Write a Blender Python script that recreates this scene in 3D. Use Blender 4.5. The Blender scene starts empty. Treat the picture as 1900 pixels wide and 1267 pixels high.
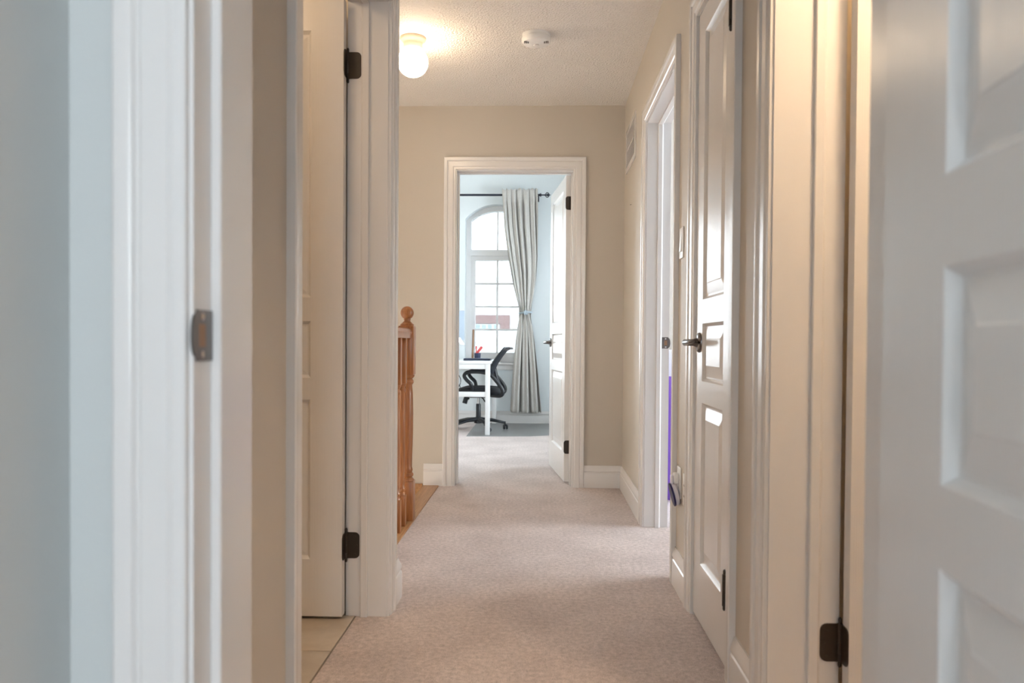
import bpy, bmesh, math, random
from math import pi, sin, cos, radians
from mathutils import Matrix, Vector
random.seed(7)
S = bpy.context.scene
C = S.collection

# ------------------------------------------------------------------ camera
CAM_F, CAM_Z = 1450.0, 0.924
cam_d = bpy.data.cameras.new('camera'); cam = bpy.data.objects.new('camera', cam_d); C.objects.link(cam)
cam_d.sensor_fit = 'HORIZONTAL'; cam_d.sensor_width = 36.0
cam_d.lens = CAM_F / 1900 * 36.0
cam_d.shift_y = 26.7 / 1900
cam_d.clip_start = 0.02; cam_d.clip_end = 300
YAW, PITCH, ROLL = 0.0358947, -0.0164403, 0.0070427
_f = Vector((-sin(YAW), cos(YAW), 0)); _r = Vector((cos(YAW), sin(YAW), 0)); _u = Vector((0, 0, 1))
_f2 = _f * cos(PITCH) + _u * sin(PITCH); _u2 = _u * cos(PITCH) - _f * sin(PITCH)
_r3 = _r * cos(ROLL) + _u2 * sin(ROLL); _u3 = _u2 * cos(ROLL) - _r * sin(ROLL)
_m = Matrix((_r3, _u3, -_f2)).transposed().to_4x4(); _m.translation = (0, 0, CAM_Z)
cam.matrix_world = _m
cam_d.dof.use_dof = True; cam_d.dof.focus_distance = 3.9; cam_d.dof.aperture_fstop = 4.5
S.camera = cam

# ------------------------------------------------------------------ world, exposure
W = bpy.data.worlds.new('overcast_sky'); S.world = W; W.use_nodes = True
wn = W.node_tree.nodes; wl = W.node_tree.links
bg = wn['Background']; bg.inputs['Color'].default_value = (0.90, 0.955, 1.0, 1); bg.inputs['Strength'].default_value = 10.2
S.view_settings.view_transform = 'Standard'; S.view_settings.look = 'None'
S.view_settings.gamma = 1.0; S.view_settings.use_curve_mapping = False
S.view_settings.exposure = 0.98
S.cycles.use_denoising = True
S.cycles.max_bounces = 14; S.cycles.diffuse_bounces = 7; S.cycles.glossy_bounces = 5
S.cycles.transmission_bounces = 8; S.cycles.transparent_max_bounces = 12
S.cycles.sample_clamp_indirect = 12.0
LAMP_HALL, LAMP_BATH, LAMP_WASH = 17.0, 26.0, 105.0
LAMP_COL = (1.0, 0.745, 0.49)

def portal(name, loc, rot, sx, sy):
    d = bpy.data.lights.new(name, 'AREA'); d.shape = 'RECTANGLE'; d.size = sx; d.size_y = sy
    d.cycles.is_portal = True
    o = bpy.data.objects.new(name, d); C.objects.link(o); o.location = loc; o.rotation_euler = rot
    return o
# daylight portals at the window openings, the added ones too (they only steer the sky light that comes in there)
portal('portal_study', (-0.5, 9.26, 1.6), (radians(-90), 0, 0), 0.8, 1.95)
portal('portal_study_wide', (-1.85, 9.26, 1.45), (radians(-90), 0, 0), 1.1, 1.9)
portal('portal_study_side', (1.88, 7.1, 1.6), (0, radians(90), 0), 1.7, 1.6)
portal('portal_bedroom', (0.2, -3.16, 1.42), (radians(90), 0, 0), 1.2, 1.35)
portal('portal_bedroom_side', (4.16, -1.4, 1.4), (0, radians(90), 0), 1.5, 1.8)
portal('portal_kid_bedroom', (4.16, 3.95, 1.38), (0, radians(90), 0), 1.85, 1.8)

# ------------------------------------------------------------------ materials
MATS = {}
def new_mat(name):
    m = bpy.data.materials.new(name); m.use_nodes = True
    nt = m.node_tree; b = nt.nodes['Principled BSDF']
    MATS[name] = m
    return m, nt, b
def N(nt, t, **kw):
    n = nt.nodes.new(t)
    for k, v in kw.items():
        if k in n.inputs.keys(): n.inputs[k].default_value = v
        else: setattr(n, k, v)
    return n
def coords(nt, scale=(1, 1, 1)):
    tc = N(nt, 'ShaderNodeTexCoord'); mp = N(nt, 'ShaderNodeMapping')
    mp.inputs['Scale'].default_value = scale
    nt.links.new(tc.outputs['Object'], mp.inputs['Vector']); return mp.outputs['Vector']
def paint(name, col, rough=0.5, bump=0.0, bscale=200.0, spec=0.5, var=0.0, coat=0.0, bdist=0.002, detail=3.0):
    m, nt, b = new_mat(name)
    b.inputs['Base Color'].default_value = (*col, 1); b.inputs['Roughness'].default_value = rough
    b.inputs['Specular IOR Level'].default_value = spec
    if coat: b.inputs['Coat Weight'].default_value = coat; b.inputs['Coat Roughness'].default_value = 0.15
    if bump or var: v = coords(nt)
    if bump:
        n = N(nt, 'ShaderNodeTexNoise', Scale=bscale, Detail=detail); nt.links.new(v, n.inputs['Vector'])
        bp = N(nt, 'ShaderNodeBump', Strength=bump, Distance=bdist)
        nt.links.new(n.outputs['Fac'], bp.inputs['Height']); nt.links.new(bp.outputs['Normal'], b.inputs['Normal'])
    if var:
        n2 = N(nt, 'ShaderNodeTexNoise', Scale=6.0, Detail=4.0); nt.links.new(v, n2.inputs['Vector'])
        mx = N(nt, 'ShaderNodeMixRGB')
        mx.inputs['Color1'].default_value = (*[c * (1 - var) for c in col], 1)
        mx.inputs['Color2'].default_value = (*[min(1, c * (1 + var)) for c in col], 1)
        nt.links.new(n2.outputs['Fac'], mx.inputs['Fac']); nt.links.new(mx.outputs['Color'], b.inputs['Base Color'])
    return m
wall_greige = paint('wall_greige', (0.56, 0.512, 0.45), 0.55, 0.25, 260, 0.4)
wall_blue = paint('wall_blue', (0.585, 0.612, 0.612), 0.55, 0.2, 260, 0.4)
wall_pale = paint('wall_pale_blue', (0.78, 0.835, 0.86), 0.6, 0.2, 260, 0.4)
wall_bath = paint('wall_bath_cream', (0.78, 0.70, 0.58), 0.55, 0.2, 260, 0.4)
wall_room = paint('wall_room_white', (0.80, 0.82, 0.86), 0.6, 0.2, 260, 0.4)
trim_white = paint('trim_white', (0.735, 0.72, 0.71), 0.25)
ceil_mat = paint('stipple_ceiling', (0.87, 0.845, 0.82), 0.8, 1.0, 100, 0.2, bdist=0.013, detail=4.0)
ceil_flat = paint('flat_ceiling', (0.85, 0.85, 0.84), 0.8)
plastic_white = paint('white_plastic', (0.85, 0.85, 0.84), 0.3)
desk_white = paint('white_desk', (0.86, 0.87, 0.88), 0.25)
black_plastic = paint('black_plastic', (0.012, 0.014, 0.018), 0.38)
seat_black = paint('black_seat_fabric', (0.012, 0.013, 0.017), 0.8, 0.5, 900)
navy = paint('navy_plastic', (0.012, 0.010, 0.09), 0.4)
purple = paint('purple_fabric', (0.24, 0.11, 0.52), 0.8, 0.3, 300)
lilac = paint('lilac_plastic', (0.72, 0.70, 0.78), 0.4)
pink_red = paint('coral_plastic', (0.75, 0.10, 0.10), 0.45)
navy_cup = paint('dark_blue_cup', (0.02, 0.03, 0.08), 0.4)
brown_wood = paint('brown_stick', (0.30, 0.17, 0.10), 0.6)
laptop_mat = paint('dark_laptop', (0.03, 0.045, 0.09), 0.35)
monitor_mat = paint('pale_monitor', (0.50, 0.60, 0.72), 0.4)
grout = paint('grout', (0.42, 0.37, 0.31), 0.9)
house_white = paint('house_white', (0.85, 0.85, 0.85), 0.8)
ground_mat = paint('snowy_ground', (0.7, 0.7, 0.7), 0.9)
curtain_rod_mat = paint('black_rod', (0.008, 0.012, 0.03), 0.35)
dark_inside = paint('dark_hole', (0.03, 0.025, 0.02), 0.9)

def metal(name, col, rough):
    m, nt, b = new_mat(name)
    b.inputs['Base Color'].default_value = (*col, 1); b.inputs['Metallic'].default_value = 1.0
    b.inputs['Roughness'].default_value = rough
    return m
bronze = paint('oil_bronze', (0.030, 0.019, 0.011), 0.38, 0.1, 300, 0.5)
nickel = metal('satin_nickel', (0.17, 0.155, 0.15), 0.28)
dark_nickel = metal('dark_nickel', (0.16, 0.15, 0.15), 0.2)
chrome = metal('chrome', (0.6, 0.6, 0.62), 0.15)

def door_paint():
    m, nt, b = new_mat('door_white')
    b.inputs['Base Color'].default_value = (0.745, 0.73, 0.72, 1); b.inputs['Roughness'].default_value = 0.24
    v = coords(nt, (26, 26, 1.6))
    n = N(nt, 'ShaderNodeTexNoise', Scale=6.0, Detail=6.0, Roughness=0.6); nt.links.new(v, n.inputs['Vector'])
    n2 = N(nt, 'ShaderNodeTexWave', Scale=2.4, Distortion=6.0, Detail=3.0); nt.links.new(v, n2.inputs['Vector'])
    ad = N(nt, 'ShaderNodeMath', operation='ADD'); nt.links.new(n.outputs['Fac'], ad.inputs[0]); nt.links.new(n2.outputs['Fac'], ad.inputs[1])
    bp = N(nt, 'ShaderNodeBump', Strength=0.10, Distance=0.0015); nt.links.new(ad.outputs[0], bp.inputs['Height'])
    nt.links.new(bp.outputs['Normal'], b.inputs['Normal'])
    return m
door_white = door_paint()

def carpet_mat():
    m, nt, b = new_mat('beige_carpet')
    b.inputs['Roughness'].default_value = 1.0; b.inputs['Specular IOR Level'].default_value = 0.05
    v = coords(nt)
    fine = N(nt, 'ShaderNodeTexNoise', Scale=320.0, Detail=2.0); nt.links.new(v, fine.inputs['Vector'])
    med = N(nt, 'ShaderNodeTexNoise', Scale=60.0, Detail=4.0, Roughness=0.7); nt.links.new(v, med.inputs['Vector'])
    big = N(nt, 'ShaderNodeTexNoise', Scale=3.2, Detail=3.0); nt.links.new(v, big.inputs['Vector'])
    r = N(nt, 'ShaderNodeValToRGB'); e = r.color_ramp.elements
    e[0].position = 0.36; e[0].color = (0.42, 0.365, 0.352, 1); e[1].position = 0.64; e[1].color = (0.82, 0.725, 0.70, 1)
    a = N(nt, 'ShaderNodeMath', operation='ADD'); nt.links.new(fine.outputs['Fac'], a.inputs[0]); nt.links.new(med.outputs['Fac'], a.inputs[1])
    h = N(nt, 'ShaderNodeMath', operation='MULTIPLY'); h.inputs[1].default_value = 0.5; nt.links.new(a.outputs[0], h.inputs[0])
    nt.links.new(h.outputs[0], r.inputs['Fac'])
    r2 = N(nt, 'ShaderNodeValToRGB'); e2 = r2.color_ramp.elements
    e2[0].position = 0.35; e2[0].color = (0.90, 0.88, 0.87, 1); e2[1].position = 0.65; e2[1].color = (1.06, 1.05, 1.04, 1)
    nt.links.new(big.outputs['Fac'], r2.inputs['Fac'])
    mx = N(nt, 'ShaderNodeMixRGB', blend_type='MULTIPLY'); mx.inputs['Fac'].default_value = 1.0
    nt.links.new(r.outputs['Color'], mx.inputs['Color1']); nt.links.new(r2.outputs['Color'], mx.inputs['Color2'])
    nt.links.new(mx.outputs['Color'], b.inputs['Base Color'])
    bp = N(nt, 'ShaderNodeBump', Strength=0.9, Distance=0.006); nt.links.new(h.outputs[0], bp.inputs['Height'])
    nt.links.new(bp.outputs['Normal'], b.inputs['Normal'])
    b.inputs['Sheen Weight'].default_value = 0.15
    return m
carpet = carpet_mat()

def oak_mat(name, c0, c1, rough=0.3, sc=(30, 30, 1.3)):
    m, nt, b = new_mat(name); b.inputs['Roughness'].default_value = rough
    v = coords(nt, sc)
    n = N(nt, 'ShaderNodeTexNoise', Scale=3.0, Detail=8.0, Roughness=0.65, Distortion=0.6); nt.links.new(v, n.inputs['Vector'])
    r = N(nt, 'ShaderNodeValToRGB'); e = r.color_ramp.elements
    e[0].position = 0.3; e[0].color = (*c0, 1); e[1].position = 0.68; e[1].color = (*c1, 1)
    nt.links.new(n.outputs['Fac'], r.inputs['Fac']); nt.links.new(r.outputs['Color'], b.inputs['Base Color'])
    bp = N(nt, 'ShaderNodeBump', Strength=0.08, Distance=0.001); nt.links.new(n.outputs['Fac'], bp.inputs['Height'])
    nt.links.new(bp.outputs['Normal'], b.inputs['Normal'])
    return m
oak = oak_mat('stained_oak', (0.19, 0.062, 0.018), (0.43, 0.175, 0.06))
oak_floor = oak_mat('oak_nosing', (0.32, 0.145, 0.05), (0.55, 0.31, 0.135), 0.35, (30, 1.5, 30))

def tile_mat():
    m, nt, b = new_mat('beige_tile'); b.inputs['Roughness'].default_value = 0.35
    v = coords(nt)
    n = N(nt, 'ShaderNodeTexNoise', Scale=7.0, Detail=6.0, Roughness=0.6); nt.links.new(v, n.inputs['Vector'])
    r = N(nt, 'ShaderNodeValToRGB'); e = r.color_ramp.elements
    e[0].position = 0.3; e[0].color = (0.46, 0.385, 0.31, 1); e[1].position = 0.7; e[1].color = (0.60, 0.53, 0.44, 1)
    nt.links.new(n.outputs['Fac'], r.inputs['Fac']); nt.links.new(r.outputs['Color'], b.inputs['Base Color'])
    return m
tile = tile_mat()

def linen_mat():
    m, nt, b = new_mat('linen_curtain'); b.inputs['Roughness'].default_value = 0.95; b.inputs['Specular IOR Level'].default_value = 0.1
    v = coords(nt, (1, 1, 1))
    n = N(nt, 'ShaderNodeTexNoise', Scale=220.0, Detail=3.0); nt.links.new(v, n.inputs['Vector'])
    v2 = coords(nt, (90, 90, 600))
    n2 = N(nt, 'ShaderNodeTexNoise', Scale=1.0, Detail=3.0); nt.links.new(v2, n2.inputs['Vector'])
    a = N(nt, 'ShaderNodeMath', operation='ADD'); nt.links.new(n.outputs['Fac'], a.inputs[0]); nt.links.new(n2.outputs['Fac'], a.inputs[1])
    r = N(nt, 'ShaderNodeValToRGB'); e = r.color_ramp.elements
    h = N(nt, 'ShaderNodeMath', operation='MULTIPLY'); h.inputs[1].default_value = 0.5; nt.links.new(a.outputs[0], h.inputs[0])
    e[0].position = 0.3; e[0].color = (0.46, 0.445, 0.42, 1); e[1].position = 0.7; e[1].color = (0.66, 0.64, 0.61, 1)
    nt.links.new(h.outputs[0], r.inputs['Fac']); nt.links.new(r.outputs['Color'], b.inputs['Base Color'])
    bp = N(nt, 'ShaderNodeBump', Strength=0.3, Distance=0.002); nt.links.new(h.outputs[0], bp.inputs['Height']); nt.links.new(bp.outputs['Normal'], b.inputs['Normal'])
    return m
linen = linen_mat()

def glass_mat(name, tint, gloss=0.06, rough=0.02):
    m = bpy.data.materials.new(name); m.use_nodes = True; nt = m.node_tree; nt.nodes.clear()
    o = N(nt, 'ShaderNodeOutputMaterial'); t = N(nt, 'ShaderNodeBsdfTransparent'); g = N(nt, 'ShaderNodeBsdfGlossy')
    t.inputs['Color'].default_value = (*tint, 1); g.inputs['Roughness'].default_value = rough
    fr = N(nt, 'ShaderNodeFresnel', IOR=1.45); mx = N(nt, 'ShaderNodeMixShader')
    nt.links.new(fr.outputs[0], mx.inputs[0]); nt.links.new(t.outputs[0], mx.inputs[1]); nt.links.new(g.outputs[0], mx.inputs[2])
    nt.links.new(mx.outputs[0], o.inputs['Surface']); MATS[name] = m
    return m
glass = glass_mat('window_glass', (0.97, 0.99, 1.0))
glass_dimmed = glass_mat('dimmed_window_glass', (0.33, 0.345, 0.35))  # grey tint dims the sky so the grid bars show; no insect screen

def vinyl_mat():
    m = bpy.data.materials.new('clear_vinyl_mat'); m.use_nodes = True; nt = m.node_tree; nt.nodes.clear()
    o = N(nt, 'ShaderNodeOutputMaterial'); t = N(nt, 'ShaderNodeBsdfTransparent'); g = N(nt, 'ShaderNodeBsdfGlossy')
    t.inputs['Color'].default_value = (0.91, 0.94, 0.95, 1); g.inputs['Roughness'].default_value = 0.35
    mx = N(nt, 'ShaderNodeMixShader'); mx.inputs[0].default_value = 0.22
    nt.links.new(t.outputs[0], mx.inputs[1]); nt.links.new(g.outputs[0], mx.inputs[2]); nt.links.new(mx.outputs[0], o.inputs['Surface'])
    return m
mat_clear = vinyl_mat()
def mesh_fabric():
    m, nt, b = new_mat('black_mesh_back'); b.inputs['Base Color'].default_value = (0.02, 0.024, 0.035, 1); b.inputs['Roughness'].default_value = 0.6
    b.inputs['Alpha'].default_value = 0.85
    return m
mesh_back = mesh_fabric()

def emit(name, col, s):
    m = bpy.data.materials.new(name); m.use_nodes = True; nt = m.node_tree; nt.nodes.clear()
    o = N(nt, 'ShaderNodeOutputMaterial'); e = N(nt, 'ShaderNodeEmission', Strength=s); e.inputs['Color'].default_value = (*col, 1)
    nt.links.new(e.outputs[0], o.inputs['Surface']); return m
globe_hall = emit('lit_globe_hall', LAMP_COL, LAMP_HALL)
globe_bath = emit('lit_globe_bath', LAMP_COL, LAMP_BATH)
globe_wash = emit('lit_globe_wash', LAMP_COL, LAMP_WASH)
led = emit('led_strip', (1.0, 0.98, 0.95), 4.0)

def brick_mat():
    m, nt, b = new_mat('house_brick_face'); b.inputs['Roughness'].default_value = 0.9
    v = coords(nt)
    n = N(nt, 'ShaderNodeTexNoise', Scale=5.0, Detail=3.0); nt.links.new(v, n.inputs['Vector'])
    r = N(nt, 'ShaderNodeValToRGB'); e = r.color_ramp.elements
    e[0].color = (0.30, 0.19, 0.185, 1); e[1].color = (0.42, 0.30, 0.28, 1)
    nt.links.new(n.outputs['Fac'], r.inputs['Fac']); nt.links.new(r.outputs['Color'], b.inputs['Base Color'])
    return m
brick_far = brick_mat()
house_pane = paint('house_window_pane', (0.38, 0.46, 0.52), 0.2)

# ------------------------------------------------------------------ geometry helpers
class MB:
    def __init__(s): s.v = []; s.f = []; s.mi = []
    def quad(s, *p, mi=0):
        i = len(s.v); s.v += [tuple(q) for q in p]; s.f.append(tuple(range(i, i + len(p)))); s.mi.append(mi)
    def box(s, x0, y0, z0, x1, y1, z1, mi=0):
        i = len(s.v)
        s.v += [(x0, y0, z0), (x1, y0, z0), (x1, y1, z0), (x0, y1, z0), (x0, y0, z1), (x1, y0, z1), (x1, y1, z1), (x0, y1, z1)]
        for f in ((0, 3, 2, 1), (4, 5, 6, 7), (0, 1, 5, 4), (1, 2, 6, 5), (2, 3, 7, 6), (3, 0, 4, 7)):
            s.f.append(tuple(i + k for k in f)); s.mi.append(mi)
    def lathe(s, prof, n=24, cx=0, cy=0, cz=0, axis='z'):
        i = len(s.v)
        for (r, h) in prof:
            for k in range(n):
                a = 2 * pi * k / n
                if axis == 'z': p = (cx + r * cos(a), cy + r * sin(a), cz + h)
                elif axis == 'x': p = (cx + h, cy + r * cos(a), cz + r * sin(a))
                else: p = (cx + r * sin(a), cy + h, cz + r * cos(a))
                s.v.append(p)
        for j in range(len(prof) - 1):
            for k in range(n):
                s.f.append((i + j * n + k, i + j * n + (k + 1) % n, i + (j + 1) * n + (k + 1) % n, i + (j + 1) * n + k)); s.mi.append(0)
        s.f.append(tuple(i + k for k in range(n))); s.mi.append(0)
        s.f.append(tuple(i + (len(prof) - 1) * n + k for k in range(n))); s.mi.append(0)
    def tube(s, pts, rad, n=8, flat=1.0, up=(0, 0, 1)):
        """sweep of an ellipse along points; rad number or list; flat squeezes the second axis"""
        pts = [Vector(p) for p in pts]; m = len(pts); i = len(s.v)
        for j, p in enumerate(pts):
            t = (pts[min(j + 1, m - 1)] - pts[max(j - 1, 0)]).normalized()
            u = Vector(up)
            if abs(t.dot(u)) > 0.98: u = Vector((1, 0, 0)) if abs(t.x) < .9 else Vector((0, 1, 0))
            a = t.cross(u).normalized(); b = a.cross(t).normalized()
            r = rad[j] if isinstance(rad, (list, tuple)) else rad
            for k in range(n):
                w = 2 * pi * k / n
                s.v.append(tuple(p + a * (r * cos(w)) + b * (r * flat * sin(w))))
        for j in range(m - 1):
            for k in range(n):
                s.f.append((i + j * n + k, i + j * n + (k + 1) % n, i + (j + 1) * n + (k + 1) % n, i + (j + 1) * n + k)); s.mi.append(0)
        s.f.append(tuple(i + k for k in range(n))); s.mi.append(0)
        s.f.append(tuple(i + (m - 1) * n + k for k in range(n))); s.mi.append(0)
    def prism(s, poly, y0, y1, plane='xz'):
        """extrude a 2-D polygon"""
        i = len(s.v); n = len(poly)
        for y in (y0, y1):
            for (a, b) in poly:
                s.v.append({'xz': (a, y, b), 'yz': (y, a, b), 'xy': (a, b, y)}[plane])
        s.f.append(tuple(i + k for k in range(n))); s.mi.append(0)
        s.f.append(tuple(i + n + k for k in range(n))[::-1]); s.mi.append(0)
        for k in range(n):
            s.f.append((i + k, i + (k + 1) % n, i + n + (k + 1) % n, i + n + k)); s.mi.append(0)
    def build(s, name, mat, parent=None, loc=None, smooth=False, rotz=0.0, bevel=0.0, angle=40):
        if loc is not None and parent is None:
            vs = [(x - loc[0], y - loc[1], z - loc[2]) for x, y, z in s.v]
        else: vs = s.v
        me = bpy.data.meshes.new(name)
        me.from_pydata(vs, [], s.f)
        for m in (mat if isinstance(mat, (list, tuple)) else [mat]): me.materials.append(m)
        if any(s.mi): me.polygons.foreach_set('material_index', s.mi)
        bm = bmesh.new(); bm.from_mesh(me)
        bmesh.ops.remove_doubles(bm, verts=bm.verts, dist=1e-5)
        bmesh.ops.recalc_face_normals(bm, faces=bm.faces)
        if bevel:
            ed = [e for e in bm.edges if len(e.link_faces) == 2 and e.calc_face_angle(0) > radians(35)]
            bmesh.ops.bevel(bm, geom=ed, offset=bevel, segments=2, affect='EDGES', clamp_overlap=True, profile=0.5)
        bm.to_mesh(me); bm.free()
        if smooth or bevel:
            me.shade_smooth()
            me.set_sharp_from_angle(angle=radians(angle))
        o = bpy.data.objects.new(name, me); C.objects.link(o)
        if loc is not None: o.location = loc
        if rotz: o.rotation_euler.z = rotz
        if parent is not None: o.parent = parent
        return o
def tag(o, label=None, cat=None, group=None, kind=None):
    if label: o['label'] = label
    if cat: o['category'] = cat
    if group: o['group'] = group
    if kind: o['kind'] = kind
    return o
def empty(name, loc=(0, 0, 0), rotz=0.0):
    o = bpy.data.objects.new(name, None); C.objects.link(o); o.location = loc; o.rotation_euler.z = rotz
    o.empty_display_size = 0.1
    return o

def slab(name, axis, a, b, u0, u1, z0, z1, holes, matA, matB, label, cuts=()):
    """wall: axis 'x' -> thickness from x=a to x=b, runs along y; axis 'y' -> thickness in y, runs along x"""
    us = sorted({u0, u1, *[c for h in holes for c in h[:2]]}); zs = sorted({z0, z1, *[c for h in holes for c in h[2:]]})
    us = [u for u in us if u0 <= u <= u1]; zs = [z for z in zs if z0 <= z <= z1]
    solid = lambda i, j: 0 <= i < len(us) - 1 and 0 <= j < len(zs) - 1 and not any(
        h[0] <= (us[i] + us[i + 1]) / 2 <= h[1] and h[2] <= (zs[j] + zs[j + 1]) / 2 <= h[3] for h in holes)
    P = (lambda t, u, z: (t, u, z)) if axis == 'x' else (lambda t, u, z: (u, t, z))
    m = MB()
    for i in range(len(us) - 1):
        for j in range(len(zs) - 1):
            if not solid(i, j): continue
            p, q, r, s = us[i], us[i + 1], zs[j], zs[j + 1]
            m.quad(P(a, p, r), P(a, q, r), P(a, q, s), P(a, p, s), mi=0)
            m.quad(P(b, p, r), P(b, q, r), P(b, q, s), P(b, p, s), mi=1)
            if not solid(i - 1, j): m.quad(P(a, p, r), P(b, p, r), P(b, p, s), P(a, p, s))
            if not solid(i + 1, j): m.quad(P(a, q, r), P(b, q, r), P(b, q, s), P(a, q, s))
            if not solid(i, j - 1): m.quad(P(a, p, r), P(b, p, r), P(b, q, r), P(a, q, r))
            if not solid(i, j + 1): m.quad(P(a, p, s), P(b, p, s), P(b, q, s), P(a, q, s))
    o = m.build(name, [matA, matB])
    return tag(o, label, 'wall', kind='structure')

HC = 2.44            # hall ceiling height
DH = 2.03            # door head height
JT = 0.02            # jamb board thickness
# ------------------------------------------------------------------ the shell
# hall right wall: three openings; hall left wall: one
BY0, BY1, LX, RT = 0.84, 0.99, -0.512, 0.685      # bedroom wall faces, hall left wall face, back of the hall right wall
O3 = (1.15, 1.815); O4 = (2.187, 2.68); O5 = (3.11, 3.955); O2 = (1.64, 2.60); O1 = (-0.378, 0.415); O6 = (-0.542, 0.204)
gr = lambda o: (o[0] - JT, o[1] + JT, -1, DH + JT)
RF = 0.648
slab('wall_right', 'x', 0.53, RF, 2.02, 5.018, 0, HC, [gr(O4), gr(O5)], wall_greige, wall_room, 'greige hall wall on the right with closet and grille')
slab('wall_right_near', 'x', 0.53, RT, BY1, 2.02, 0, HC, [gr(O3)], wall_greige, wall_bath, 'greige hall wall around the nearest right doorway')
slab('wall_left', 'x', LX, LX - 0.128, BY1, 2.80, 0, HC, [(O2[0] - JT, O2[1] + JT, -1, 2.055 + JT)], wall_greige, wall_bath, 'greige hall wall on the left with the bathroom doorway')
slab('wall_far', 'y', 5.018, 5.15, -2.6, 4.0, -2.6, 3.2, [(O6[0] - JT, O6[1] + JT, -0.2, DH + JT)], wall_greige, wall_pale, 'greige end wall of the hall around the study doorway')
slab('wall_bedroom_front', 'y', BY0, BY1, -0.516, 4.0, 0, HC, [gr(O1)], wall_blue, wall_greige, 'blue-grey bedroom wall around the nearest door frame')
slab('wall_bedroom_left', 'x', -0.516, -0.68, -3.0, BY1, 0, HC, [], wall_blue, wall_bath, 'blue-grey bedroom side wall at the left edge')
slab('wall_bedroom_back', 'y', -3.0, -3.14, -0.68, 4.0, 0, HC, [(-0.4, 0.8, 0.75, 2.1)], wall_blue, house_white, 'blue-grey bedroom back wall behind the viewer')
slab('wall_outer_right', 'x', 4.0, 4.14, -3.14, 5.15, 0, HC, [(3.05, 4.85, 0.45, 2.3), (-2.3, -0.5, 0.65, 2.15)], wall_room, house_white, 'outer wall of the rooms on the right')
slab('wall_bath_near', 'y', BY1, BY0, -2.6, -0.68, 0, HC, [], wall_bath, wall_blue, 'cream near wall of the bathroom')
slab('wall_outer_left', 'x', -2.6, -2.74, 0.84, 9.22, -2.6, 3.2, [], wall_bath, house_white, 'outer wall of the rooms on the left')
slab('wall_stair_near', 'y', 2.80, 2.66, -2.6, LX - 0.128, -2.6, HC, [], wall_greige, wall_bath, 'greige wall between stairwell and bathroom')
slab('wall_washroom_end', 'y', 2.02, 2.08, RF, 4.0, 0, HC, [], wall_bath, wall_room, 'end wall of the small warm-lit room on the right')
slab('wall_closet_end', 'y', 2.92, 3.0, RF, 4.0, 0, HC, [], wall_room, wall_room, 'wall between closet and right bedroom')
slab('wall_study_right', 'x', 1.7, 1.84, 5.15, 9.22, 0, 3.2, [(6.3, 7.9, 0.75, 2.45)], wall_pale, wall_room, 'pale blue side wall of the study')

def hslab(name, rects, z0, z1, mat, label, cat):
    m = MB()
    for (x0, y0, x1, y1) in rects: m.box(x0, y0, z0, x1, y1, z1)
    return tag(m.build(name, mat), label, cat, kind='structure')
hslab('floor', [(-0.612, 0.90, 4.07, 5.08), (-0.645, 2.80, -0.612, 5.08)], -0.2, 0, carpet, 'beige cut-pile carpet down the hall', 'carpet')
hslab('floor_bedroom', [(-0.68, -3.14, 4.07, 0.90)], -0.2, 0, carpet, 'beige carpet of the bedroom', 'carpet')
hslab('floor_study', [(-2.7, 5.08, 1.84, 9.22)], -0.2, 0, carpet, 'beige carpet of the bright study', 'carpet')
hslab('floor_stairwell', [(-2.7, 2.66, -0.612, 5.08)], -2.7, -2.6, oak_floor, 'oak floor at the foot of the stairs', 'floor')
hslab('ceiling', [(-2.7, 0.90, 4.07, 5.08)], HC, HC + 0.12, ceil_mat, 'stippled white hall ceiling', 'ceiling')
hslab('ceiling_bedroom', [(-0.68, -3.14, 4.07, 0.90)], HC, HC + 0.12, ceil_flat, 'white bedroom ceiling', 'ceiling')
hslab('ceiling_study', [(-2.7, 5.08, 1.84, 9.22)], 3.2, 3.32, ceil_flat, 'white study ceiling', 'ceiling')

# bathroom floor of single tiles
fb = MB(); fb.box(-2.6, 0.965, -0.2, -0.612, 2.66, -0.006)
fb = tag(fb.build('floor_bathroom', grout), 'beige tiled bathroom floor behind the open door', 'tile floor', kind='structure')
tw = 0.305
tm = MB(); tm.box(-tw / 2 + .002, -tw / 2 + .002, -0.006, tw / 2 - .002, tw / 2 - .002, 0.002)
t0 = tm.build('tile', tile, bevel=0.0015); t0.parent = fb
k = 0
for i in range(6):
    for j in range(5):
        x = -0.615 - tw * (i + 0.5); y = 2.66 - 0.06 - tw * (j + 0.5)
        t = t0 if k == 0 else t0.copy()
        if k: C.objects.link(t); t.parent = fb
        t.location = (x, y, 0); k += 1

# ------------------------------------------------------------------ door frames and doors
CASE = [(0.005, 0.0), (0.005, 0.009), (0.008, 0.0105), (0.018, 0.0105), (0.021, 0.0125), (0.024, 0.0145), (0.050, 0.0155), (0.053, 0.0130),
        (0.056, 0.0130), (0.060, 0.0185), (0.064, 0.0200), (0.078, 0.0200), (0.081, 0.0180), (0.081, 0.0)]
def u_sweep(prof, w, h):
    m = MB(); n = len(prof)
    for (d, v) in prof: m.v += [(-d, v, 0), (-d, v, h + d), (w + d, v, h + d), (w + d, v, 0)]
    for j in range(n):
        k = (j + 1) % n
        for s in range(3):
            m.f.append((4 * j + s, 4 * j + s + 1, 4 * k + s + 1, 4 * k + s)); m.mi.append(0)
    m.f.append(tuple(4 * j for j in range(n))); m.f.append(tuple(4 * j + 3 for j in range(n))[::-1]); m.mi += [0, 0]
    return m
PZ = [(0.202, 0.733), (0.804, 0.992), (1.070, 1.945)]      # heights of the three raised panels
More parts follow.
